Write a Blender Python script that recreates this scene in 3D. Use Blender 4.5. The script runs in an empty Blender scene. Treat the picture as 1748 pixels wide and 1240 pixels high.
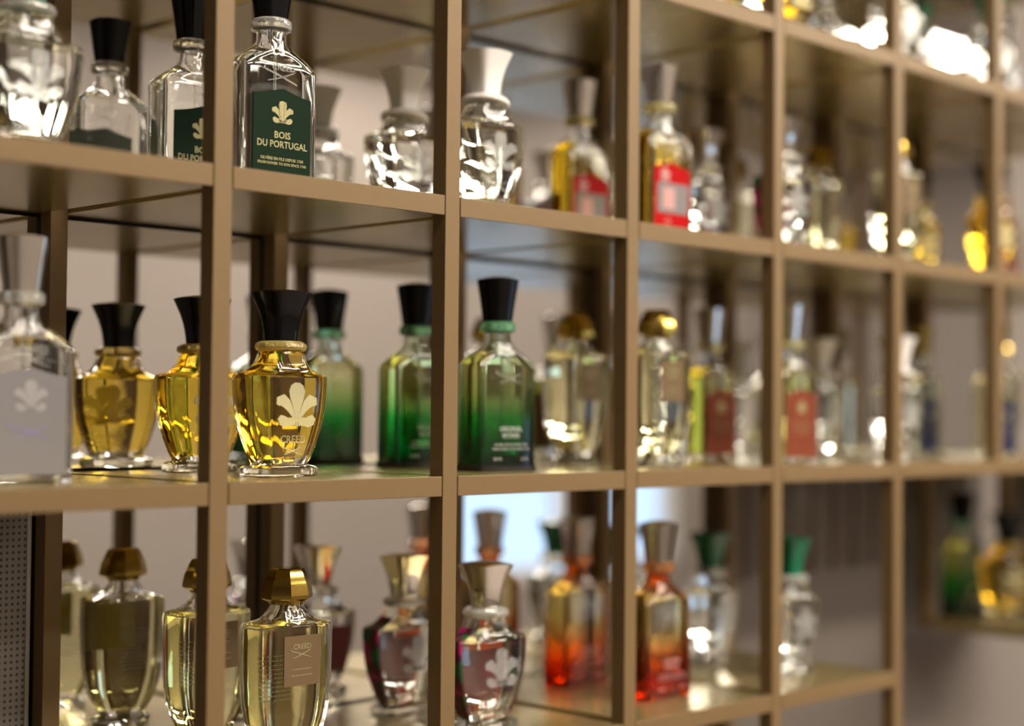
import bpy, bmesh, math, random
from mathutils import Vector, Matrix
random.seed(7)
S = bpy.context.scene
COL = S.collection

# ------------------------------------------------------------------ scale
H = 0.20                       # shelf pitch in metres
W = 0.9877 * H                 # column pitch
PW = 0.0695 * H                # square post
T = 0.0709 * H                 # shelf thickness
MY = 1.0863 * H                # mirror plane (depth)
Z0 = 1.804                     # top of shelf level 0

def lvl(j):
    return Z0 - j * H

# ------------------------------------------------------------------ camera
F_PX, YAW, PITCH, ROLL = 2792.35, 0.7875, 0.0301, 0.0091
cam_d = bpy.data.cameras.new('camera')
cam = bpy.data.objects.new('camera', cam_d)
COL.objects.link(cam)
fw = Vector((math.sin(YAW) * math.cos(PITCH), math.cos(YAW) * math.cos(PITCH), math.sin(PITCH)))
rt = Vector((math.cos(YAW), -math.sin(YAW), 0))
up = rt.cross(fw)
r2 = rt * math.cos(ROLL) + up * math.sin(ROLL)
u2 = -rt * math.sin(ROLL) + up * math.cos(ROLL)
rot = Matrix((r2, u2, -fw)).transposed().to_4x4()
cam.matrix_world = Matrix.Translation((-2.9541 * H, -4.2654 * H, Z0 - 1.7702 * H)) @ rot
cam_d.sensor_width = 36.0
cam_d.lens = F_PX / 1748 * 36.0
cam_d.clip_start = 0.05
cam_d.dof.use_dof = True
cam_d.dof.focus_distance = 5.70 * H
cam_d.dof.aperture_fstop = 2.1
S.camera = cam

# ------------------------------------------------------------------ world, exposure
wd = bpy.data.worlds.new('daylight')
S.world = wd
wd.use_nodes = True
bg = wd.node_tree.nodes['Background']
bg.inputs[0].default_value = (0.55, 0.75, 1.0, 1)
bg.inputs[1].default_value = 1.6
S.view_settings.view_transform = 'Standard'
S.view_settings.look = 'None'
S.view_settings.gamma = 1.0
S.view_settings.use_curve_mapping = False
S.view_settings.exposure = 0.0
cy = S.cycles
cy.max_bounces = 28
cy.transmission_bounces = 24
cy.glossy_bounces = 12
cy.diffuse_bounces = 4
cy.caustics_reflective = True
cy.caustics_refractive = True
cy.blur_glossy = 0.6
cy.sample_clamp_indirect = 30.0
cy.use_denoising = True

# ------------------------------------------------------------------ materials
MATS = {}

def nodes(name):
    m = bpy.data.materials.new(name)
    m.use_nodes = True
    nt = m.node_tree
    return m, nt, nt.nodes['Principled BSDF']

def pri(name, col, rough=0.5, metal=0.0, trans=0.0, ior=1.45, coat=0.0, noise=0.0, nscale=40.0, bump=0.0, alpha_rough=None):
    m, nt, p = nodes(name)
    p.inputs['Base Color'].default_value = (*col, 1)
    p.inputs['Roughness'].default_value = rough
    p.inputs['Metallic'].default_value = metal
    p.inputs['Transmission Weight'].default_value = trans
    p.inputs['IOR'].default_value = ior
    p.inputs['Coat Weight'].default_value = coat
    p.inputs['Coat Roughness'].default_value = 0.2
    if noise or bump:
        tc = nt.nodes.new('ShaderNodeTexCoord')
        nz = nt.nodes.new('ShaderNodeTexNoise')
        nz.inputs['Scale'].default_value = nscale
        nz.inputs['Detail'].default_value = 4
        nt.links.new(tc.outputs['Object'], nz.inputs['Vector'])
        if noise:
            mx = nt.nodes.new('ShaderNodeMix')
            mx.data_type = 'RGBA'
            mx.inputs['A'].default_value = (*[c * (1 - noise) for c in col], 1)
            mx.inputs['B'].default_value = (*[min(1, c * (1 + noise)) for c in col], 1)
            nt.links.new(nz.outputs['Fac'], mx.inputs['Factor'])
            nt.links.new(mx.outputs['Result'], p.inputs['Base Color'])
        if bump:
            bp = nt.nodes.new('ShaderNodeBump')
            bp.inputs['Strength'].default_value = bump
            bp.inputs['Distance'].default_value = 0.002
            nt.links.new(nz.outputs['Fac'], bp.inputs['Height'])
            nt.links.new(bp.outputs['Normal'], p.inputs['Normal'])
    MATS[name] = m
    return m

def grad(name, stops, z0, z1, rough=0.0, trans=1.0, ior=1.5):
    """glass whose own colour changes from foot to shoulder (a sprayed coating)"""
    m, nt, p = nodes(name)
    tc = nt.nodes.new('ShaderNodeTexCoord')
    sx = nt.nodes.new('ShaderNodeSeparateXYZ')
    mr = nt.nodes.new('ShaderNodeMapRange')
    mr.inputs['From Min'].default_value = z0
    mr.inputs['From Max'].default_value = z1
    cr = nt.nodes.new('ShaderNodeValToRGB')
    el = cr.color_ramp.elements
    while len(el) < len(stops):
        el.new(0.5)
    for e, (pos, c) in zip(el, stops):
        e.position = pos
        e.color = (*c, 1)
    nt.links.new(tc.outputs['Object'], sx.inputs[0])
    nt.links.new(sx.outputs['Z'], mr.inputs['Value'])
    nt.links.new(mr.outputs['Result'], cr.inputs['Fac'])
    nt.links.new(cr.outputs['Color'], p.inputs['Base Color'])
    p.inputs['Roughness'].default_value = rough
    p.inputs['Transmission Weight'].default_value = trans
    p.inputs['IOR'].default_value = ior
    MATS[name] = m
    return m

pri('lacquer', (0.172, 0.109, 0.048), 0.45, metal=0.1, ior=1.38, noise=0.05, nscale=90, bump=0.03)
pri('board', (0.34, 0.265, 0.112), 0.25, metal=0.6, noise=0.05, nscale=60, bump=0.02)
pri('mirror', (0.88, 0.88, 0.88), 0.0, metal=1.0, noise=0.004, nscale=5)
pri('dark_gap_strip', (0.012, 0.012, 0.01), 0.6)
pri('backing', (0.03, 0.026, 0.02), 0.7)
pri('plaster', (0.185, 0.158, 0.141), 0.85, noise=0.03, nscale=3, bump=0.05)
pri('ceiling_paint', (0.42, 0.39, 0.36), 0.9, noise=0.02, nscale=3)
pri('floor_stone', (0.22, 0.185, 0.16), 0.45, noise=0.12, nscale=6)
pri('frame_paint', (0.5, 0.48, 0.46), 0.5, noise=0.03)
pri('pane_glass', (1, 1, 1), 0.0, trans=1.0, ior=1.02)
pri('glass', (0.985, 0.992, 0.985), 0.0, trans=1.0, ior=1.5)
def wavy(name, scale, strength):
    nt = MATS[name].node_tree
    p = nt.nodes['Principled BSDF']
    tc = nt.nodes.new('ShaderNodeTexCoord')
    nz = nt.nodes.new('ShaderNodeTexNoise')
    nz.inputs['Scale'].default_value = scale
    nz.inputs['Detail'].default_value = 1.5
    bp = nt.nodes.new('ShaderNodeBump')
    bp.inputs['Strength'].default_value = strength
    bp.inputs['Distance'].default_value = 0.001
    nt.links.new(tc.outputs['Object'], nz.inputs['Vector'])
    nt.links.new(nz.outputs['Fac'], bp.inputs['Height'])
    nt.links.new(bp.outputs['Normal'], p.inputs['Normal'])
wavy('glass', 70, 0.12)
for _n, _c in (('ring_clear', (1.0, 1.0, 0.94)), ('ring_amber', (1.0, 0.80, 0.30)), ('ring_green', (0.35, 0.85, 0.50)), ('ring_orange', (1.0, 0.45, 0.18)), ('ring_yellow', (1.0, 0.93, 0.50))):
    pri(_n, _c, 0.10, trans=0.82, ior=1.5)
    wavy(_n, 260, 0.6)
pri('glass_tube', (0.95, 0.97, 0.95), 0.1, trans=1.0, ior=1.1)
LQ = 0.905
pri('liq_clear', (0.97, 0.985, 0.96), 0.0, trans=1.0, ior=LQ)
pri('liq_pale', (0.96, 0.95, 0.74), 0.0, trans=1.0, ior=LQ)
pri('liq_straw', (0.95, 0.92, 0.56), 0.0, trans=1.0, ior=LQ)
pri('liq_yellow', (0.90, 0.74, 0.16), 0.0, trans=1.0, ior=LQ)
pri('liq_gold', (0.93, 0.70, 0.10), 0.0, trans=1.0, ior=LQ)
pri('liq_olive', (0.80, 0.74, 0.24), 0.0, trans=1.0, ior=LQ)
pri('cap_black', (0.003, 0.003, 0.004), 0.05, ior=1.33, noise=0.05)
pri('cap_green', (0.0, 0.13, 0.062), 0.22, coat=0.5, noise=0.06)
pri('cap_white', (0.80, 0.77, 0.755), 0.35, coat=0.3, noise=0.02)
pri('chrome', (0.80, 0.77, 0.74), 0.06, metal=1.0, noise=0.02)
pri('gold_metal', (0.50, 0.35, 0.08), 0.12, metal=1.0, noise=0.05)
pri('label_green', (0.006, 0.018, 0.008), 0.55, noise=0.1, nscale=300)
pri('label_red', (0.36, 0.002, 0.004), 0.45, noise=0.04, nscale=200)
pri('label_rust', (0.17, 0.042, 0.022), 0.55, noise=0.06, nscale=200)
pri('label_navy', (0.012, 0.015, 0.06), 0.5, noise=0.06, nscale=200)
pri('label_silver', (0.20, 0.19, 0.195), 0.45, noise=0.03, nscale=200)
pri('label_brown', (0.15, 0.095, 0.045), 0.45, metal=0.2, noise=0.05, nscale=200)
pri('label_back_green', (0.20, 0.25, 0.18), 0.5, noise=0.05, nscale=200)
pri('label_back_gold', (0.42, 0.35, 0.12), 0.4, metal=0.3, noise=0.05, nscale=200)
pri('ink_gold', (0.34, 0.30, 0.15), 0.4, metal=0.3, noise=0.05, nscale=400)
pri('ink_white', (0.42, 0.42, 0.40), 0.5, noise=0.02)
pri('ink_grey', (0.30, 0.28, 0.28), 0.5, noise=0.02)
pri('ink_violet', (0.20, 0.18, 0.34), 0.5, noise=0.02)
pri('ink_pink', (0.48, 0.25, 0.24), 0.5, noise=0.03)
pri('frost', (0.80, 0.74, 0.46), 0.45, trans=0.6, ior=1.2, noise=0.03, nscale=200)
pri('frost_white', (0.96, 0.97, 0.96), 0.16, trans=0.86, ior=1.5, noise=0.03, nscale=200)
pri('ribbon', (0.80, 0.75, 0.72), 0.5, noise=0.04, nscale=200)
pri('black_glass', (0.006, 0.006, 0.007), 0.08, coat=0.5, noise=0.1)
pri('dusky_red', (0.26, 0.035, 0.035), 0.3, trans=0.25, noise=0.3, nscale=90)
grad('glass_vetiver', [(0.0, (0.0, 0.02, 0.008)), (0.20, (0.0, 0.09, 0.022)), (0.42, (0.02, 0.42, 0.10)), (0.62, (0.55, 0.80, 0.50)), (0.80, (0.90, 0.95, 0.86))], 0.0, 0.10)
grad('glass_santal', [(0.0, (0.42, 0.0, 0.0)), (0.16, (0.72, 0.02, 0.0)), (0.34, (0.80, 0.16, 0.02)), (0.52, (0.93, 0.72, 0.45)), (0.80, (0.96, 0.90, 0.80)), (0.93, (1.0, 0.42, 0.16)), (1.0, (1.0, 0.33, 0.10))], 0.0, 0.105)
for _n in ('label_green', 'label_red', 'label_rust', 'label_navy', 'label_silver'):
    MATS[_n].node_tree.nodes['Principled BSDF'].inputs['IOR'].default_value = 1.15
# perforated sheet: dark holes in a grey sheet
m, nt, p = nodes('perforated')
tc = nt.nodes.new('ShaderNodeTexCoord')
vm = nt.nodes.new('ShaderNodeVectorMath'); vm.operation = 'MULTIPLY'; vm.inputs[1].default_value = (220, 0, 220)
fr = nt.nodes.new('ShaderNodeVectorMath'); fr.operation = 'FRACTION'
sb = nt.nodes.new('ShaderNodeVectorMath'); sb.operation = 'SUBTRACT'; sb.inputs[1].default_value = (0.5, 0, 0.5)
ln = nt.nodes.new('ShaderNodeVectorMath'); ln.operation = 'LENGTH'
gt = nt.nodes.new('ShaderNodeMath'); gt.operation = 'GREATER_THAN'; gt.inputs[1].default_value = 0.24
mx = nt.nodes.new('ShaderNodeMix'); mx.data_type = 'RGBA'
mx.inputs['A'].default_value = (0.05, 0.045, 0.04, 1); mx.inputs['B'].default_value = (0.23, 0.21, 0.20, 1)
nt.links.new(tc.outputs['Object'], vm.inputs[0]); nt.links.new(vm.outputs[0], fr.inputs[0]); nt.links.new(fr.outputs[0], sb.inputs[0])
nt.links.new(sb.outputs[0], ln.inputs[0]); nt.links.new(ln.outputs['Value'], gt.inputs[0]); nt.links.new(gt.outputs[0], mx.inputs['Factor'])
nt.links.new(mx.outputs['Result'], p.inputs['Base Color']); p.inputs['Roughness'].default_value = 0.5
MATS['perforated'] = m
# printed flowers on a dark sleeve
m, nt, p = nodes('floral')
tc = nt.nodes.new('ShaderNodeTexCoord')
vo = nt.nodes.new('ShaderNodeTexVoronoi'); vo.inputs['Scale'].default_value = 130
cr = nt.nodes.new('ShaderNodeValToRGB'); cr.color_ramp.interpolation = 'CONSTANT'
el = cr.color_ramp.elements
while len(el) < 4: el.new(0.5)
for e, (pos, c) in zip(el, [(0, (0.05, 0.012, 0.02)), (0.35, (0.36, 0.005, 0.12)), (0.55, (0.02, 0.09, 0.035)), (0.75, (0.10, 0.01, 0.03))]):
    e.position = pos; e.color = (*c, 1)
sepc = nt.nodes.new('ShaderNodeSeparateColor')
nt.links.new(tc.outputs['Object'], vo.inputs['Vector']); nt.links.new(vo.outputs['Color'], sepc.inputs[0])
nt.links.new(sepc.outputs[0], cr.inputs['Fac']); nt.links.new(cr.outputs['Color'], p.inputs['Base Color'])
p.inputs['Roughness'].default_value = 0.35
MATS['floral'] = m
# lamp lens
m, nt, p = nodes('lamp_lens')
p.inputs['Base Color'].default_value = (1, 0.95, 0.85, 1)
p.inputs['Emission Color'].default_value = (1.0, 0.91, 0.77, 1)
p.inputs['Emission Strength'].default_value = 34.0
MATS['lamp_lens'] = m

# ------------------------------------------------------------------ object helpers
def link(o, parent=None):
    COL.objects.link(o)
    if parent is not None:
        o.parent = parent
    return o

def ob(name, me, parent=None, loc=(0, 0, 0)):
    o = bpy.data.objects.new(name, me)
    link(o, parent)
    o.location = loc
    return o

def tag(o, label=None, cat=None, group=None, kind=None):
    if label: o['label'] = label
    if cat: o['category'] = cat
    if group: o['group'] = group
    if kind: o['kind'] = kind
    return o

def box_into(bm, x0, x1, y0, y1, z0, z1):
    v = [bm.verts.new((x, y, z)) for x in (x0, x1) for y in (y0, y1) for z in (z0, z1)]
    for f in ((0, 1, 3, 2), (4, 6, 7, 5), (0, 4, 5, 1), (2, 3, 7, 6), (0, 2, 6, 4), (1, 5, 7, 3)):
        bm.faces.new([v[i] for i in f])

def done(bm, name, mat, smooth=None, bevel=0.0, recalc=True):
    if bevel:
        bmesh.ops.bevel(bm, geom=bm.edges[:], offset=bevel, segments=2, affect='EDGES', profile=0.5)
    if recalc:
        bmesh.ops.recalc_face_normals(bm, faces=bm.faces[:])
    me = bpy.data.meshes.new(name)
    bm.to_mesh(me)
    bm.free()
    me.materials.append(MATS[mat])
    if smooth is not None:
        me.shade_smooth()
        me.set_sharp_from_angle(angle=math.radians(smooth))
    return me

def box(name, mat, x0, x1, y0, y1, z0, z1, bevel=0.0):
    bm = bmesh.new()
    box_into(bm, x0, x1, y0, y1, z0, z1)
    return done(bm, name, mat, None, bevel)

def prism(name, mat, pts, z0, z1, bevel=0.0):
    """outline in x,y extruded in z"""
    bm = bmesh.new()
    a = [bm.verts.new((x, y, z0)) for x, y in pts]
    b = [bm.verts.new((x, y, z1)) for x, y in pts]
    bm.faces.new(a); bm.faces.new(b)
    n = len(pts)
    for i in range(n):
        bm.faces.new((a[i], a[(i + 1) % n], b[(i + 1) % n], b[i]))
    return done(bm, name, mat, None, bevel)

def fprism(name, mat, pts, y0, y1, back=None):
    """outline in x,z (mm) extruded in y (mm): front-facing flat pieces"""
    bm = bmesh.new()
    a = [bm.verts.new((x * .001, y0 * .001, z * .001)) for x, z in pts]
    b = [bm.verts.new((x * .001, y1 * .001, z * .001)) for x, z in pts]
    bm.faces.new(a); bm.faces.new(b)
    n = len(pts)
    for i in range(n):
        bm.faces.new((a[i], a[(i + 1) % n], b[(i + 1) % n], b[i]))
    me = done(bm, name, mat)
    if back:                                            # the paper's own back, seen through the bottle
        me.materials.append(MATS[back])
        for pl in me.polygons:
            if pl.normal.y > 0.5:
                pl.material_index = 1
    return me

def se(a, b, e, n=40):
    """superellipse ring"""
    out = []
    for k in range(n):
        t = 2 * math.pi * k / n
        c, s = math.cos(t), math.sin(t)
        if e > 2.01:                                   # spread points to the corners
            c, s = math.copysign(abs(c) ** (2 / e), c), math.copysign(abs(s) ** (2 / e), s)
        out.append((a * c, b * s))
    return out

def octa(a, b, cx, cy, r=0.18):
    """chamfered rectangle with softened corners, 40 points"""
    P = [(a, -b + cy), (a, b - cy), (a - cx, b), (-a + cx, b), (-a, b - cy), (-a, -b + cy), (-a + cx, -b), (a - cx, -b)]
    out = []
    n = 8
    for i in range(n):
        p0, p1, p2 = Vector(P[i - 1]), Vector(P[i]), Vector(P[(i + 1) % n])
        d = r * min((p0 - p1).length, (p2 - p1).length)
        s = p1 + (p0 - p1).normalized() * d
        e = p1 + (p2 - p1).normalized() * d
        for k in range(4):
            t = k / 3
            q = s * (1 - t) ** 2 + p1 * 2 * t * (1 - t) + e * t * t
            out.append((q.x, q.y))
        nx = Vector(P[(i + 1) % n])
        out.append(tuple((e + (nx + (p1 - nx).normalized() * d)) / 2))
    return out

def loft(name, mat, secs, smooth=35, hollow=None):
    """secs: list of (ring [(x,y)mm], z mm or list of z)"""
    bm = bmesh.new()
    rings = []
    for ring, z in secs:
        zz = z if isinstance(z, (list, tuple)) else [z] * len(ring)
        rings.append([bm.verts.new((x * .001, y * .001, h * .001)) for (x, y), h in zip(ring, zz)])
    n = len(rings[0])
    for r, q in zip(rings, rings[1:]):
        for i in range(n):
            bm.faces.new((r[i], r[(i + 1) % n], q[(i + 1) % n], q[i]))
    bm.faces.new(rings[0][::-1])
    top = rings[-1]
    c = bm.verts.new(sum((v.co for v in top), Vector()) / n)
    for i in range(n):
        bm.faces.new((top[i], top[(i + 1) % n], c))
    bmesh.ops.recalc_face_normals(bm, faces=bm.faces[:])
    if hollow:                                          # empty space inside the glass above the liquid
        hr = [[bm.verts.new((x * .001, y * .001, z * .001)) for x, y in ring] for ring, z in hollow]
        fs = [bm.faces.new(hr[0][::-1]), bm.faces.new(hr[-1])]
        for r, q in zip(hr, hr[1:]):
            for i in range(len(r)):
                fs.append(bm.faces.new((r[i], r[(i + 1) % len(r)], q[(i + 1) % len(r)], q[i])))
        bmesh.ops.recalc_face_normals(bm, faces=fs)
        bmesh.ops.reverse_faces(bm, faces=fs)
    return done(bm, name, mat, smooth, recalc=False)

TXT = {}
def text(s, size, mat, bold=0.0, squash=1.0):
    key = (s, size, mat)
    if key in TXT: return TXT[key]
    cu = bpy.data.curves.new('lettering', 'FONT')
    cu.body = s
    cu.size = size * .001
    cu.align_x = 'CENTER'
    cu.resolution_u = 2
    cu.extrude = 0.00012
    cu.offset = bold * .001
    o = bpy.data.objects.new('lettering', cu)
    COL.objects.link(o)
    dg = bpy.context.evaluated_depsgraph_get()
    me = bpy.data.meshes.new_from_object(o.evaluated_get(dg))
    bpy.data.objects.remove(o)
    bpy.data.curves.remove(cu)
    me.transform(Matrix.Rotation(math.pi / 2, 4, 'X') @ Matrix.Scale(squash, 4, (1, 0, 0)))
    me.materials.clear()
    me.materials.append(MATS[mat])
    TXT[key] = me
    return me

def stroke_into(bm, pts, wid, y0, y1):
    """ribbon of varying width along a path in x,z; extruded in y"""
    L, R = [], []
    n = len(pts)
    for i in range(n):
        a, b = Vector(pts[max(0, i - 1)]), Vector(pts[min(n - 1, i + 1)])
        d = (b - a).normalized()
        nrm = Vector((-d.y, d.x))
        p = Vector(pts[i])
        L.append(p + nrm * wid[i] / 2); R.append(p - nrm * wid[i] / 2)
    out = L + R[::-1]
    a = [bm.verts.new((p.x * .001, y0 * .001, p.y * .001)) for p in out]
    b = [bm.verts.new((p.x * .001, y1 * .001, p.y * .001)) for p in out]
    m_ = len(out)
    for i in range(m_):
        bm.faces.new((a[i], a[(i + 1) % m_], b[(i + 1) % m_], b[i]))
    for q in (a, b):
        for i in range(n - 1):
            bm.faces.new((q[i], q[i + 1], q[m_ - 2 - i], q[m_ - 1 - i]))

def crest(mat, s=1.0, fancy=False):
    """three plumes over a coronet with two scrolls; about 24 mm wide at s = 1"""
    bm = bmesh.new()
    y0, y1 = -0.45, 0.45
    sc = lambda P: [(x * s, z * s) for x, z in P]
    stroke_into(bm, sc([(0, 6), (0, 11), (0, 16), (0, 20), (0, 23), (0, 24.6)]), [k * s for k in (2.2, 4.8, 8.6, 10.6, 8.2, 3.0)], y0, y1)
    for g in (-1, 1):
        stroke_into(bm, sc([(1.8 * g, 6), (4.2 * g, 10.0), (6.8 * g, 13.4), (9.4 * g, 15.2), (11.6 * g, 14.6), (12.6 * g, 12.6)]), [k * s for k in (1.6, 3.6, 5.6, 6.6, 5.2, 2.0)], y0, y1)
        stroke_into(bm, sc([(1.0 * g, 3.6), (4 * g, 3.4), (7.2 * g, 3.6), (9.8 * g, 4.6), (11.6 * g, 6.4)]), [k * s for k in (2.6, 3.2, 5.4, 5.6, 3.0)], y0, y1)
        if fancy:
            for k in range(4):
                zz = 8 + 3.6 * k
                stroke_into(bm, sc([(1.5 * g, zz), (3.4 * g, zz + 2.6), (4.0 * g, zz + 5.0)]), [q * s for q in (0.8, 2.3, 0.7)], y0 - .25, y1)
    stroke_into(bm, sc([(-5.5, 5.4), (-2, 4.8), (2, 4.8), (5.5, 5.4)]), [k * s for k in (1.6, 2.4, 2.4, 1.6)], y0, y1)
    for k in range(-2, 3):
        stroke_into(bm, sc([(k * 1.7, 4.2), (k * 1.7, 2.6), (k * 1.7, 1.4)]), [k_ * s for k_ in (1.0, 1.2, 0.5)], y0, y1)
    return done(bm, 'crest', mat)

def swoosh(mat, s=1.0):
    """the crossed flourish under the script"""
    bm = bmesh.new()
    A = [(-14, 4.6), (-15.2, 3.2), (-13.6, 1.9), (-6, 0.0), (2, -2.6), (12, -6)]
    B = [(-12, -5.6), (-4, -3.4), (4, -0.4), (11, 2.6)]
    stroke_into(bm, [(x * s, z * s) for x, z in A], [k * s for k in (.6, .9, 1.0, 1.1, 1.2, .6)], -.4, .3)
    stroke_into(bm, [(x * s, z * s) for x, z in B], [k * s for k in (.5, .9, .9, .5)], -.4, .3)
    return done(bm, 'flourish', mat)

def rows_of_print(mat, n, wmax, pitch):
    """tiny lines of print on a bottle's back: too small to read, thin broken bars"""
    bm = bmesh.new()
    rng = random.Random(3)
    for i in range(n):
        w = wmax * (0.75 + 0.25 * math.sin(i * 0.9 + 0.5))
        x = -w / 2
        while x < w / 2:
            l = rng.uniform(1.0, 3.2)
            x1 = min(w / 2, x + l)
            box_into(bm, x * .001, x1 * .001, -.00008, .00008, -i * pitch * .001, (-i * pitch + .55) * .001)
            x = x1 + .6
    return done(bm, 'small_print', mat)

# ------------------------------------------------------------------ the room
def struct(name, me):
    o = ob(name, me)
    o['kind'] = 'structure'
    return o

XL, XR, YF, ZC = -2.2, 6.2, -3.2, 2.75
YB = MY + 0.030
struct('floor', box('floor', 'floor_stone', XL, XR, YF, YB, -0.05, 0.0))
struct('ceiling', box('ceiling', 'ceiling_paint', XL, XR, YF, YB, ZC, ZC + 0.05))
struct('wall_back', box('wall_back', 'plaster', XL - .1, XR + .1, YB, YB + 0.1, -0.05, ZC + 0.05))
struct('wall_left', box('wall_left', 'plaster', XL - 0.1, XL, YF, YB, -0.05, ZC + 0.05))
struct('wall_right', box('wall_right', 'plaster', XR, XR + 0.1, YF, YB, -0.05, ZC + 0.05))
WX0, WX1, WZ0, WZ1 = 3.55, 4.95, 0.80, 1.50
bm = bmesh.new()
for a in ((XL - .1, WX0, -0.05, ZC + .05), (WX1, XR + .1, -0.05, ZC + .05), (WX0, WX1, -0.05, WZ0), (WX0, WX1, WZ1, ZC + .05)):
    box_into(bm, a[0], a[1], YF - 0.12, YF, a[2], a[3])
struct('wall_front', done(bm, 'wall_front', 'plaster'))
win = struct('window_1', box('window_pane', 'pane_glass', WX0, WX1, YF - 0.07, YF - 0.064, WZ0, WZ1))
bm = bmesh.new()
for a in ((WX0, WX0 + .04, WZ0, WZ1), (WX1 - .04, WX1, WZ0, WZ1), (WX0, WX1, WZ0, WZ0 + .04), (WX0, WX1, WZ1 - .04, WZ1), ((WX0 + WX1) / 2 - .02, (WX0 + WX1) / 2 + .02, WZ0, WZ1)):
    box_into(bm, a[0], a[1], YF - 0.09, YF - 0.03, a[2], a[3])
ob('window_frame', done(bm, 'window_frame', 'frame_paint'), win)
# shallow ribbed panelling on the back wall past the end of the lower rows
pan = struct('trim_1', box('panel_rail', 'plaster', 4.2 * W, 7.4 * W, YB - 0.004, YB, lvl(2.73), lvl(2.69)))
for k in range(14):
    x = 4.25 * W + k * 0.043
    ob('batten', box('batten', 'plaster', x, x + 0.022, YB - 0.003, YB, lvl(2.69), lvl(2.07)), pan)
# unseen ceiling lamps, widened into long panels for broader glints on the glass
PX, PY = 1.10, 0.26
def panel_light(x, y, lab):
    t = bpy.data.objects.new('ceiling_panel_light_offscreen', None)
    link(t)
    t.location = (x, y, ZC)
    tag(t, lab, 'light', 'ceiling panel lights')
    ob('diffuser_offscreen', box('diffuser', 'lamp_lens', -PX / 2, PX / 2, -PY / 2, PY / 2, -0.010, -0.004), t)
    bm = bmesh.new()
    for a in ((-PX / 2 - .02, -PX / 2, -PY / 2 - .02, PY / 2 + .02), (PX / 2, PX / 2 + .02, -PY / 2 - .02, PY / 2 + .02), (-PX / 2, PX / 2, -PY / 2 - .02, -PY / 2), (-PX / 2, PX / 2, PY / 2, PY / 2 + .02)):
        box_into(bm, *a, -0.014, 0.0)
    ob('frame', done(bm, 'frame', 'frame_paint'), t)
    return t

for k in range(4):
    panel_light(0.25 + 1.3 * k, -0.95, 'unseen ceiling lamp, widened to a long panel, over the aisle by the shelving')
for k in range(4):
    panel_light(0.25 + 1.3 * k, -1.75, 'unseen ceiling lamp, widened to a long panel, along the middle of the shop')
for k in range(3):
    panel_light(1.2 + 1.8 * k, -2.75, 'unseen ceiling lamp, widened to a long panel, near the window wall')

# ------------------------------------------------------------------ the shelving
unit = bpy.data.objects.new('display_shelving', None)
link(unit)
unit.location = (0, 0, 0)
tag(unit, 'tan lacquered open grid shelving with square posts and mirrored back', 'shelving')
I0, I1 = -1, 7                 # posts
ZTOP = lvl(-1) + 0.02
def post_bottom(i):
    return 0.0 if i <= 4 else lvl(2) - T
for i in range(I0, I1 + 1):
    x = i * W
    zb = post_bottom(i)
    ob('front_post', box('front_post', 'lacquer', x, x + PW, 0, PW, zb, ZTOP, 0.0005), unit)
    ob('rear_post', box('rear_post', 'lacquer', x, x + PW, MY - PW - 0.003, MY - 0.003, zb, ZTOP, 0.0005), unit)
    ob('dark_gap_strip', box('dark_gap_strip', 'dark_gap_strip', x, x + PW, MY - 0.003, MY, zb, ZTOP), unit)  # black strip put in for the shade of the gap behind the post
BOARD = None
def board_outline():
    x0, x1 = PW, W
    g, d = 0.0008, 0.004
    return [(x0, MY - 0.001), (x0, d), (x0 + g, d), (x0 + g, 0.0), (x1 - g, 0.0), (x1 - g, d), (x1, d), (x1, MY - 0.001)]
BOARD = prism('shelf_board', 'board', board_outline(), -T, 0.0, 0.0004)
PANE = box('mirror_pane', 'mirror', -0.0, W - 0.0012, MY, MY + 0.004, T * 0 + 0.0022, H - T - 0.0026)
BOARD.materials.append(MATS['lacquer'])
for pl in BOARD.polygons:
    if pl.center.y < 0.0045 and pl.normal.y < -0.2:
        pl.material_index = 1
def has_cell(i, j):
    return not (j >= 3 and i >= 4)
for j in range(-1, 6):
    for i in range(I0, I1):
        if not has_cell(i, j):
            continue
        if j <= 4 and lvl(j) > 0:
            ob('shelf_board', BOARD, unit, (i * W, 0, lvl(j)))
        if 0 <= j <= 4 and not (i == -1 and j == 3):
            ob('mirror_pane', PANE, unit, (i * W + PW / 2, 0, lvl(j)))
ob('back_panel', box('back_panel', 'backing', I0 * W, I1 * W + PW, MY + 0.0045, MY + 0.012, lvl(2) - T, ZTOP), unit)
ob('back_panel', box('back_panel', 'backing', I0 * W, 4 * W + PW, MY + 0.0045, MY + 0.012, lvl(5), lvl(2) - T), unit)
pp = ob('perforated_panel', box('perforated_panel', 'perforated', 0, W - 0.012, 0, 0.003, 0.001, H - T - 0.001), unit, (-W + PW / 2, MY - 0.0005, lvl(3)))
tag(pp, 'grey perforated sheet')
ob('panel_edge', box('panel_edge', 'frame_paint', W - 0.012, W - 0.009, -0.001, 0.003, 0.001, H - T - 0.001), pp)

# side box shelf beyond the end of the lower rows
sx = 5.97 * H
side = bpy.data.objects.new('box_shelf', None)
link(side)
side.location = (sx, MY, lvl(3) - T)
tag(side, 'small tan box shelf facing along the wall past the end of the shelving', 'shelf')
zt = H - 0.0005
def sp(name, mat, x0, x1, y0, y1, z0, z1):
    return ob(name, box(name, mat, x0, x1, y0, y1, z0, z1, 0.0004), side)
D2 = 0.98 * H
for (x0, y0) in ((0, -PW), (0, -W - PW), (D2, -PW), (D2, -W - PW)):
    sp('post', 'lacquer', x0, x0 + PW, y0, y0 + PW, 0, zt)
sp('shelf_board', 'board', 0, D2 + PW, -W, -PW, 0, T)
sp('mirror_pane', 'mirror', D2 + PW - 0.004, D2 + PW, -W + 0.001, -PW - 0.001, T + .001, zt - .001)

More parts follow.
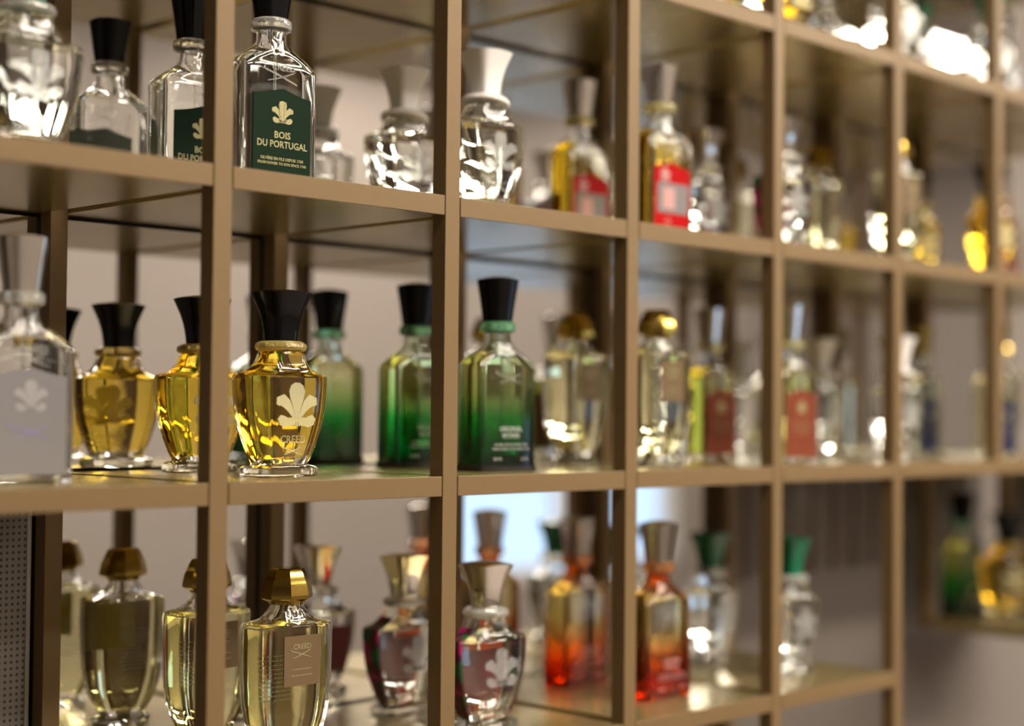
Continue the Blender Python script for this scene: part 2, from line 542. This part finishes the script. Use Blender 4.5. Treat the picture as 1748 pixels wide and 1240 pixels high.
# ------------------------------------------------------------------ bottles
CIRC = lambda r: octa(r, r, r * 0.586, r * 0.586, 0.48)

def sect_block(inset=0.0, top=200):
    a, b = 31 - inset, 14.2 - inset
    rows = [(a - 1.2, b - 1.2, 8, 0), (a, b, 8, 1.2), (a, b, 8, 40), (a, b, 8, 80), (a - .6, b - .4, 7, 83.5), (a - 3.5, b - 1.0, 5.5, 86.6), (23 - inset, 13.6 - inset * .8, 4, 90), (17 - inset, 12.4 - inset * .8, 3, 94.2), (12.4 - inset * .7, 11.2 - inset * .7, 2.2, 98.5), (10.6 - inset * .5, 10.6 - inset * .5, 2, 102), (10.4 - inset * .5, 10.4 - inset * .5, 2, 108)]
    return rows

def block_body(mat):
    s = [(se(a, b, e), z) for a, b, e, z in sect_block()]
    hol = [(se(14.5, 9.6, 3), 90.4), (se(11.5, 9.0, 2.6), 93.2), (se(8.6, 8.2, 2), 97.6), (se(7.6, 7.6, 2), 102), (se(7.4, 7.4, 2), 107)]
    return loft('glass_body', mat, s, 32, hol)

def block_liquid(mat):
    rows = [r for r in sect_block(3.6) if 5 < r[3] < 93]
    s = [(se(26.0, 9.2, 7), 5.6), (se(27.4, 10.6, 8), 7.2)] + [(se(a, b, e), z - 2.2 if z > 81 else z) for a, b, e, z in rows]
    return loft('liquid', mat, s, 32)

def flared_cap(mat, z0, h, a0, a1, bend, dome, e=4.5):
    s = []
    N = 6
    for k in range(N + 1):
        t = k / N
        a = a0 + (a1 - a0) * (t * (1 - bend) + bend * t ** 2.4)
        s.append((se(a, a, e), z0 + t * h * 0.93))
    top = []
    for q in (1.0, 0.82, 0.55, 0.28):
        rr = se(a1 * q, a1 * q, e)
        top.append((rr, [z0 + h * 0.93 + dome * (1 - ((x * x + y * y) / (2 * a1 * a1)) ** 1.0) for x, y in rr]))
    s = s[:-1] + top
    return loft('cap', mat, s, 38)

VASE = [(21.2, 11.4, 9.5), (23.8, 12.6, 14), (28.0, 14.6, 24), (31.8, 16.2, 35), (34.2, 17.2, 46), (35.3, 17.8, 57), (35.8, 18.0, 65), (35.5, 18.0, 69.6)]
SHO = [(34.4, 17.2, 70.9), (28.2, 15.6, 72.4), (22.4, 14.6, 75.0), (18.6, 13.9, 79.2), (16.6, 13.5, 84.2)]

def vase_body(mat, empty_top=False):
    s = [(octa(25.6, 13.2, 7, 4), 0), (octa(26.8, 14.2, 7, 4), 1.0), (octa(26.8, 14.2, 7, 4), 6.0), (octa(24.6, 12.8, 7, 4), 7.4), (octa(20.6, 11.2, 6, 4), 8.2)]
    s += [(octa(a, b, a * .34, b * .52), z) for a, b, z in VASE]
    s += [(octa(a, b, a * .40, b * .55, 0.26), z) for a, b, z in SHO]
    s += [(CIRC(15.2), 86.4)]
    hol = None
    if empty_top:
        hol = [(octa(a - 5.0, b - 4.0, (a - 5) * .4, (b - 4) * .5, 0.26), z + 0.2) for a, b, z in SHO] + [(CIRC(10.5), 85.6)]
        hol[0] = (octa(30.0, 13.4, 10, 6, 0.26), 69.0)
    return loft('glass_body', mat, s, 24, hol)

def vase_liquid(mat, empty_top=False):
    s = [(octa(15.0, 5.6, 4, 2.4), 13.0), (octa(19.0, 7.6, 5, 3.4), 15.5)]
    for a, b, z in VASE[2:]:
        s.append((octa(a - 4.6, b - 4.4, (a - 4.6) * .30, (b - 4.4) * .45), z))
    if empty_top:
        s[-1] = (s[-1][0], 68.6)
        return loft('liquid', mat, s, 24)
    for a, b, z in SHO:
        s.append((octa(a - 5.0, b - 4.0, (a - 5) * .4, (b - 4) * .5, 0.26), z + 0.2))
    s.append((CIRC(10.5), 85.6))
    return loft('liquid', mat, s, 24)

AQ = [(17, 11, 9), (20.8, 12.8, 14), (24.8, 14.6, 22), (28.0, 16.2, 32), (30.0, 17.2, 44), (30.9, 17.6, 58), (31.4, 17.8, 76), (31.6, 17.8, 95), (30.8, 17.2, 98)]
def aq_body(mat):
    s = [(se(21, 14, 3), 0), (se(22.6, 15.2, 3), 1.2), (se(22.6, 15.2, 3), 4.2), (se(20, 13, 3), 6.0), (se(17, 11, 3.4), 7.4)]
    s += [(se(a, b, 5), z) for a, b, z in AQ]
    s += [(se(26, 15.5, 4), 99.4), (se(19.5, 14, 3), 101.2), (se(16.5, 13, 2.4), 104), (se(13.4, 12, 2.1), 107.5), (se(11.6, 11.2, 2), 110), (se(11, 11, 2), 112.5)]
    hol = [(se(24, 12.6, 4), 96.6), (se(18, 11.5, 3.4), 98.2), (se(13.4, 10.2, 2.6), 101), (se(10.4, 9.2, 2.1), 105), (se(8.4, 8.2, 2), 109), (se(8, 8, 2), 111.5)]
    return loft('glass_body', mat, s, 24, hol)
def aq_liquid(mat):
    s = [(se(14, 7, 3), 11.5)]
    s += [(se(a - 4.6, b - 4.2, 5), z) for a, b, z in AQ[1:-1]]
    s += [(se(24, 12.4, 4), 96.2)]
    return loft('liquid', mat, s, 24)
def dome_cap(mat):
    """faceted gold dome"""
    def o8(r, q=1.0):
        return [(r * math.cos(math.pi / 8 + k * math.pi / 4), r * .86 * q * math.sin(math.pi / 8 + k * math.pi / 4)) for k in range(8)]
    s = [(o8(15.0), 113.6), (o8(19.0), 115.6), (o8(19.2), 118), (o8(17.6), 125), (o8(13.6), 133.5), (o8(12.2), 135.6), (o8(10.2), 136.4)]
    return loft('cap', mat, s, 12)

def cyl(name, mat, r, z0, z1, n=20):
    return loft(name, mat, [(se(r, r, 2, n), z0), (se(r, r, 2, n), z1)], 40)

def gable(w, z0, z1, peak):
    P = [(-w, z0), (w, z0), (w, z1)]
    for k in range(1, 6):
        t = k / 6
        P.append((w * (1 - t), z1 + peak * t ** 1.35))
    P.append((0, z1 + peak))
    for k in range(5, 0, -1):
        t = k / 6
        P.append((-w * (1 - t), z1 + peak * t ** 1.35))
    P.append((-w, z1))
    return P

def vase_side_shell(mat):
    """printed sleeve on both narrow sides and round the shoulder"""
    bm = bmesh.new()
    for g in (-1, 1):
        prev = None
        for a, b, z in VASE + SHO[:4]:
            a2, b2 = a + .25, b + .25
            cx, cy_ = a * .34, b * .52
            row = [bm.verts.new((g * x * .001, y * .001, z * .001)) for x, y in ((a2 - cx * .12, -(b2 - cy_ * .88)), (a2 + .1, -(b2 - cy_)), (a2 + .1, b2 - cy_), (a2 - cx * .6, b2 - cy_ * .4))]
            if prev:
                for k in range(3):
                    bm.faces.new((prev[k], prev[k + 1], row[k + 1], row[k]))
            prev = row
    bmesh.ops.recalc_face_normals(bm, faces=bm.faces[:])
    bmesh.ops.solidify(bm, geom=bm.faces[:], thickness=-0.0002)
    return done(bm, 'printed_sleeve', mat)

def vase_back_panel(mat):
    pts = [(-17, 20), (17, 20), (21, 38), (24, 60), (-24, 60), (-21, 38)]
    return fprism('back_print', mat, pts, 18.3, 18.6)

MESH = {}
def mesh(key, fn, *a):
    if key not in MESH:
        MESH[key] = fn(*a)
    return MESH[key]

def part(name, me, parent, loc=(0, 0, 0), label=None):
    o = ob(name, me, parent, tuple(c * .001 for c in loc))
    if label: o['label'] = label
    return o

def build(kind, root):
    if kind in ('bois', 'vetiver', 'viking', 'santal', 'silver', 'rust', 'navy', 'black'):
        gl = {'vetiver': 'glass_vetiver', 'santal': 'glass_santal', 'black': 'black_glass'}.get(kind, 'glass')
        lq = {'bois': 'liq_clear', 'vetiver': 'liq_straw', 'viking': 'liq_yellow', 'santal': 'liq_straw', 'silver': 'liq_clear', 'rust': 'liq_olive', 'navy': 'liq_pale'}.get(kind)
        cp = {'bois': 'cap_black', 'vetiver': 'cap_black', 'black': 'cap_black', 'navy': 'gold_metal'}.get(kind, 'chrome')
        rg = {'vetiver': 'ring_green', 'santal': 'ring_orange', 'viking': 'ring_yellow', 'rust': 'ring_yellow'}.get(kind, 'ring_clear')
        body = part('glass_body', mesh(('bb', gl), block_body, gl), root)
        if lq:
            part('liquid', mesh(('bl', lq), block_liquid, lq), root)
            part('dip_tube', mesh('tube', cyl, 'dip_tube', 'glass_tube', 1.1, 10, 112), root)
        part('neck_ring', mesh(('bring', rg), loft, 'neck_ring', rg, [(se(11.4, 11.4, 2), 108.1), (se(14, 14, 2), 109.6), (se(14.4, 14.4, 2), 112.5), (se(14, 14, 2), 115.4), (se(12.4, 12.4, 2), 116.8)], 30), root)
        part('cap', mesh(('bc', cp), flared_cap, cp, 116.6, 34.5, 9.6, 13.6, 0.15, 4.2), root)
        if kind in ('bois', 'viking', 'silver', 'rust', 'navy'):
            lm = {'bois': 'label_green', 'viking': 'label_red', 'silver': 'label_silver', 'rust': 'label_rust', 'navy': 'label_navy'}[kind]
            w = {'navy': 15}.get(kind, 24)
            zt_ = {'viking': 59, 'navy': 60, 'bois': 61.5}.get(kind, 65)
            lab = part('label', mesh(('lab', kind), fprism, 'label', lm, gable(w, 5.5, zt_, 5.5 if kind != 'navy' else 3), -14.75, -13.6, {'bois': 'label_back_green', 'viking': 'label_red', 'rust': 'label_rust'}.get(kind, 'label_silver')), root)
            yy = -14.9
            if kind == 'bois':
                part('crest', mesh('crest_b', crest, 'ink_gold', 0.66, True), lab, (0, -14.6, 42))
                part('lettering', text('BOIS', 6.6, 'ink_gold', .12), lab, (0, yy, 32.5))
                part('lettering', text('DU PORTUGAL', 6.6, 'ink_gold', .12, .92), lab, (0, yy, 26))
                part('lettering', text('DE PÈRE EN FILS DEPUIS 1760', 2.75, 'ink_gold', .05), lab, (0, yy, 17.2))
                part('lettering', text('FROM FATHER TO SON SINCE 1760', 2.55, 'ink_gold', .05), lab, (0, yy, 14.0))
            elif kind == 'viking':
                part('plate', mesh('vplate', fprism, 'plate', 'label_silver', [(-20, 20), (21, 20), (21, 46), (-20, 46)], -15.1, -14.7), lab)
                part('plate_inset', mesh('vplate2', fprism, 'plate_inset', 'ink_pink', [(-13, 24), (3, 24), (3, 42), (-13, 42)], -15.3, -14.9), lab)
                part('crest', mesh('crest_v', crest, 'ink_pink', 0.5), lab, (-10, -14.8, 46.5))
                part('small_print', mesh('vprint', rows_of_print, 'ink_pink', 5, 9, 1.9), lab, (-6, -14.85, 15))
            elif kind == 'silver':
                part('crest', mesh('crest_s', crest, 'ink_grey', 0.8), lab, (0, -14.6, 43))
                part('lettering', mesh('sflour', swoosh, 'ink_violet', 1.0), lab, (0, -14.6, 33))
            else:
                part('crest', mesh(('crest_r', kind), crest, 'ink_gold', 0.5 if kind == 'rust' else .4), lab, (0, -14.6, zt_ - 18))
                part('small_print', mesh(('rprint', w), rows_of_print, 'ink_gold', 4, w * 1.2, 3.4), lab, (0, -14.85, zt_ - 26))
        if kind in ('vetiver', 'santal'):
            yy = -14.35
            part('flourish', mesh('flour_b', swoosh, 'frost_white', 1.0), body, (1, -14.3, 74))
            if kind == 'vetiver':
                part('lettering', text('ORIGINAL', 5.2, 'ink_white', .04), body, (2, yy, 31))
                part('lettering', text('VETIVER', 5.2, 'ink_white', .04), body, (2, yy, 25.8))
            else:
                part('lettering', text('ORIGINAL', 5.2, 'ink_pink', .04), body, (2, yy, 31))
                part('lettering', text('SANTAL', 5.2, 'ink_pink', .04), body, (2, yy, 25.8))
            ink = 'ink_white' if kind == 'vetiver' else 'ink_pink'
            part('lettering', text('DE PÈRE EN FILS DEPUIS 1760', 2.7, ink), body, (2, yy, 19.6))
            part('lettering', text('FROM FATHER TO SON SINCE 1760', 2.5, ink), body, (2, yy, 16.4))
            part('lettering', text('100 ML', 3.2, ink), body, (-12, yy, 8.4))
            part('lettering', text('3.3 FL', 3.2, ink), body, (17, yy, 8.4))
        if kind in ('bois', 'silver', 'rust', 'navy', 'viking'):
            part('flourish', mesh('flour_b', swoosh, 'frost_white', 1.0), body, (0, -14.2, 77))
            part('lettering', text('CREED', 6.4, 'frost_white', .1), body, (1, -14.25, 79.5))
        if kind == 'vetiver':
            part('foot', mesh('vfoot', loft, 'foot', 'black_glass', [(se(31.4, 15.6, 7), .05), (se(32.2, 16.4, 7), .8), (se(32.2, 16.4, 7), 4.2), (se(31.2, 15.3, 7), 5.2)], 30), root)
    elif kind in ('amber', 'white', 'floral', 'green', 'clear'):
        lq = 'liq_gold' if kind == 'amber' else 'liq_clear'
        cp = {'amber': 'cap_black', 'white': 'cap_white', 'floral': 'chrome', 'green': 'cap_green', 'clear': 'cap_white'}[kind]
        et = kind != 'amber'
        body = part('glass_body', mesh(('vb', et), vase_body, 'glass', et), root)
        part('liquid', mesh(('vl', lq), vase_liquid, lq, et), root)
        part('neck_ring', mesh(('vring', kind == 'amber'), loft, 'neck_ring', 'ring_amber' if kind == 'amber' else 'ring_clear', [(CIRC(15.4), 86.5), (CIRC(17.4), 87.6), (CIRC(18.2), 89.6), (CIRC(17.6), 92.0), (CIRC(14.6), 93.8)], 30), root)
        part('cap', mesh(('vc', cp), flared_cap, cp, 93.6, 35, 9.4, 17.4, 0.75, 4.0, 5), root)
        if kind == 'amber':
            part('crest', mesh('crest_a', crest, 'frost', 1.3), body, (0, -18.2, 33))
            part('lettering', text('CREED', 7.4, 'frost', .1), body, (0, -14.6, 23.5))
            part('flourish', mesh('flour_a', swoosh, 'frost', .6), body, (0, -14.4, 19))
        else:
            part('crest', mesh(('crest_f', kind == 'floral'), crest, 'frost_white', 1.25, True), body, (0, -18.2, 33))
            part('flourish', mesh('flour_f', swoosh, 'frost_white', .85), body, (0, -15.2, 23))
        if kind == 'white':
            tie = part('neck_tie', mesh('tie', loft, 'neck_tie', 'ribbon', [(CIRC(18.4), -2.2), (CIRC(19.4), -1.2), (CIRC(19.4), 1.2), (CIRC(18.4), 2.2)], 30), root, (0, 0, 87.5))
            tie.rotation_euler = (math.radians(-6), math.radians(9), 0)
        if kind == 'floral':
            part('printed_sleeve', mesh('sleeve', vase_side_shell, 'floral'), body)
            part('back_print', mesh('backp', vase_back_panel, 'dusky_red'), body)
    else:   # tapered bottle with gold dome
        lq = {'dome': 'liq_straw', 'dome_pale': 'liq_pale'}[kind]
        body = part('glass_body', mesh('ab', aq_body, 'glass'), root)
        part('liquid', mesh(('al', lq), aq_liquid, lq), root)
        part('neck_collar', mesh('acol', cyl, 'neck_collar', 'gold_metal', 12.6, 111.6, 114.2, 32), root)
        part('cap', mesh('acap', dome_cap, 'gold_metal'), root)
        lab = part('label', mesh('alab', fprism, 'label', 'label_brown', [(-15, 57), (15, 57), (15, 91), (-15, 91)], -18.5, -17.4, 'label_back_gold'), root)
        part('lettering', text('CREED', 5.0, 'ink_gold', .05), lab, (0, -18.65, 82))
        part('flourish', mesh('flour_q', swoosh, 'ink_gold', .62), lab, (0, -18.4, 79.5))
        part('small_print', mesh('aprint2', rows_of_print, 'ink_gold', 2, 18, 4.2), lab, (0, -18.6, 68))
        part('small_print', mesh('aprint', rows_of_print, 'ink_white', 11, 26, 3.0), body, (0, 18.0, 74))

def bottle(kind, x, y, z, label, group, rz=0.0):
    t = bpy.data.objects.new('perfume_bottle', None)
    link(t)
    t.location = (x, y, z)
    t.rotation_euler = (0, 0, math.radians(rz))
    tag(t, label, 'perfume bottle', group)
    build(kind, t)
    return t

YFRONT, YREAR = 0.32 * H, 0.80 * H
CELLS = [
    # row, cell, kind, dx (in H), what it is and where it stands
    (0, 3, 'amber', 0.0, 'amber vase bottle on the top shelf next to plain clear bottles'),
    (0, 4, 'clear', 0.0, 'plain clear vase bottle between amber and green-capped ones, top shelf'),
    (0, 5, 'green', 0.0, 'clear vase bottle with green cap on the top shelf'),
    (0, 6, 'black', 0.0, 'opaque black square-shouldered bottle on the top shelf'),
    (1, -1, 'green', -0.02, 'clear crested vase bottle next to the green-label bottles'),
    (1, 0, 'bois', -0.08, 'clear square bottle with dark green label and black cap'),
    (1, 1, 'white', -0.03, 'clear vase bottle with white cap between green-label and red-label bottles'),
    (1, 2, 'viking', 0.05, 'yellow square bottle with bright red label and chrome cap'),
    (1, 3, 'floral', -0.02, 'clear vase bottle with chrome cap next to the red-label bottles'),
    (1, 4, 'dome_pale', 0.0, 'pale tapered bottle with gold dome cap over the white-capped ones'),
    (1, 5, 'amber', 0.0, 'amber vase bottle with black cap next to the orange bottle'),
    (1, 6, 'santal', 0.0, 'orange to red square bottle beside black-capped amber ones'),
    (2, -1, 'silver', -0.02, 'clear square bottle with pale silver label and chrome cap'),
    (2, 0, 'amber', -0.02, 'amber plume-crested bottle with black cap below the green-label bottles'),
    (2, 1, 'vetiver', 0.05, 'green ombre square bottle with black cap, under white-capped ones'),
    (2, 2, 'dome_pale', 0.04, 'pale tapered bottle with gold dome cap beside green ombre ones'),
    (2, 3, 'rust', 0.04, 'olive yellow square bottle with rust brown label'),
    (2, 4, 'white', 0.0, 'clear vase bottle with white cap beside rust-label bottles'),
    (2, 5, 'navy', 0.05, 'pale square bottle with narrow navy label and gold cap'),
    (2, 6, 'dome', 0.0, 'yellow tapered bottle with gold dome cap beside navy-label bottles'),
    (3, 0, 'dome', 0.02, 'straw tapered bottle with gold dome cap under the amber bottles'),
    (3, 1, 'floral', 0.0, 'clear vase bottle with floral sides under the green ombre bottles'),
    (3, 2, 'santal', 0.06, 'orange to red ombre bottle beside green-capped ones, lower shelf'),
    (3, 3, 'green', 0.05, 'clear green-capped vase bottle at the lower shelf end'),
]
for row, c, kind, dx, look in CELLS:
    x = (c * 0.9877 + 0.53 + dx) * H
    z = lvl(row)
    if c != 6:
        bottle(kind, x, YFRONT, z, look + (', front of pair' if c >= 0 else ''), look, random.uniform(-2, 2))
    if c >= 0:
        bottle(kind, x, YREAR, z, look + (', behind its twin' if c != 6 else ''), look, random.uniform(-2, 2))

bottle('amber', sx + 0.34 * H, MY - 0.42 * H, lvl(3), 'amber vase bottle with black cap in the small box shelf', 'bottles in the box shelf', -30)
bottle('vetiver', sx + 0.27 * H, MY - 0.155 * H, lvl(3), 'green ombre square bottle in the small box shelf', 'bottles in the box shelf', 0)
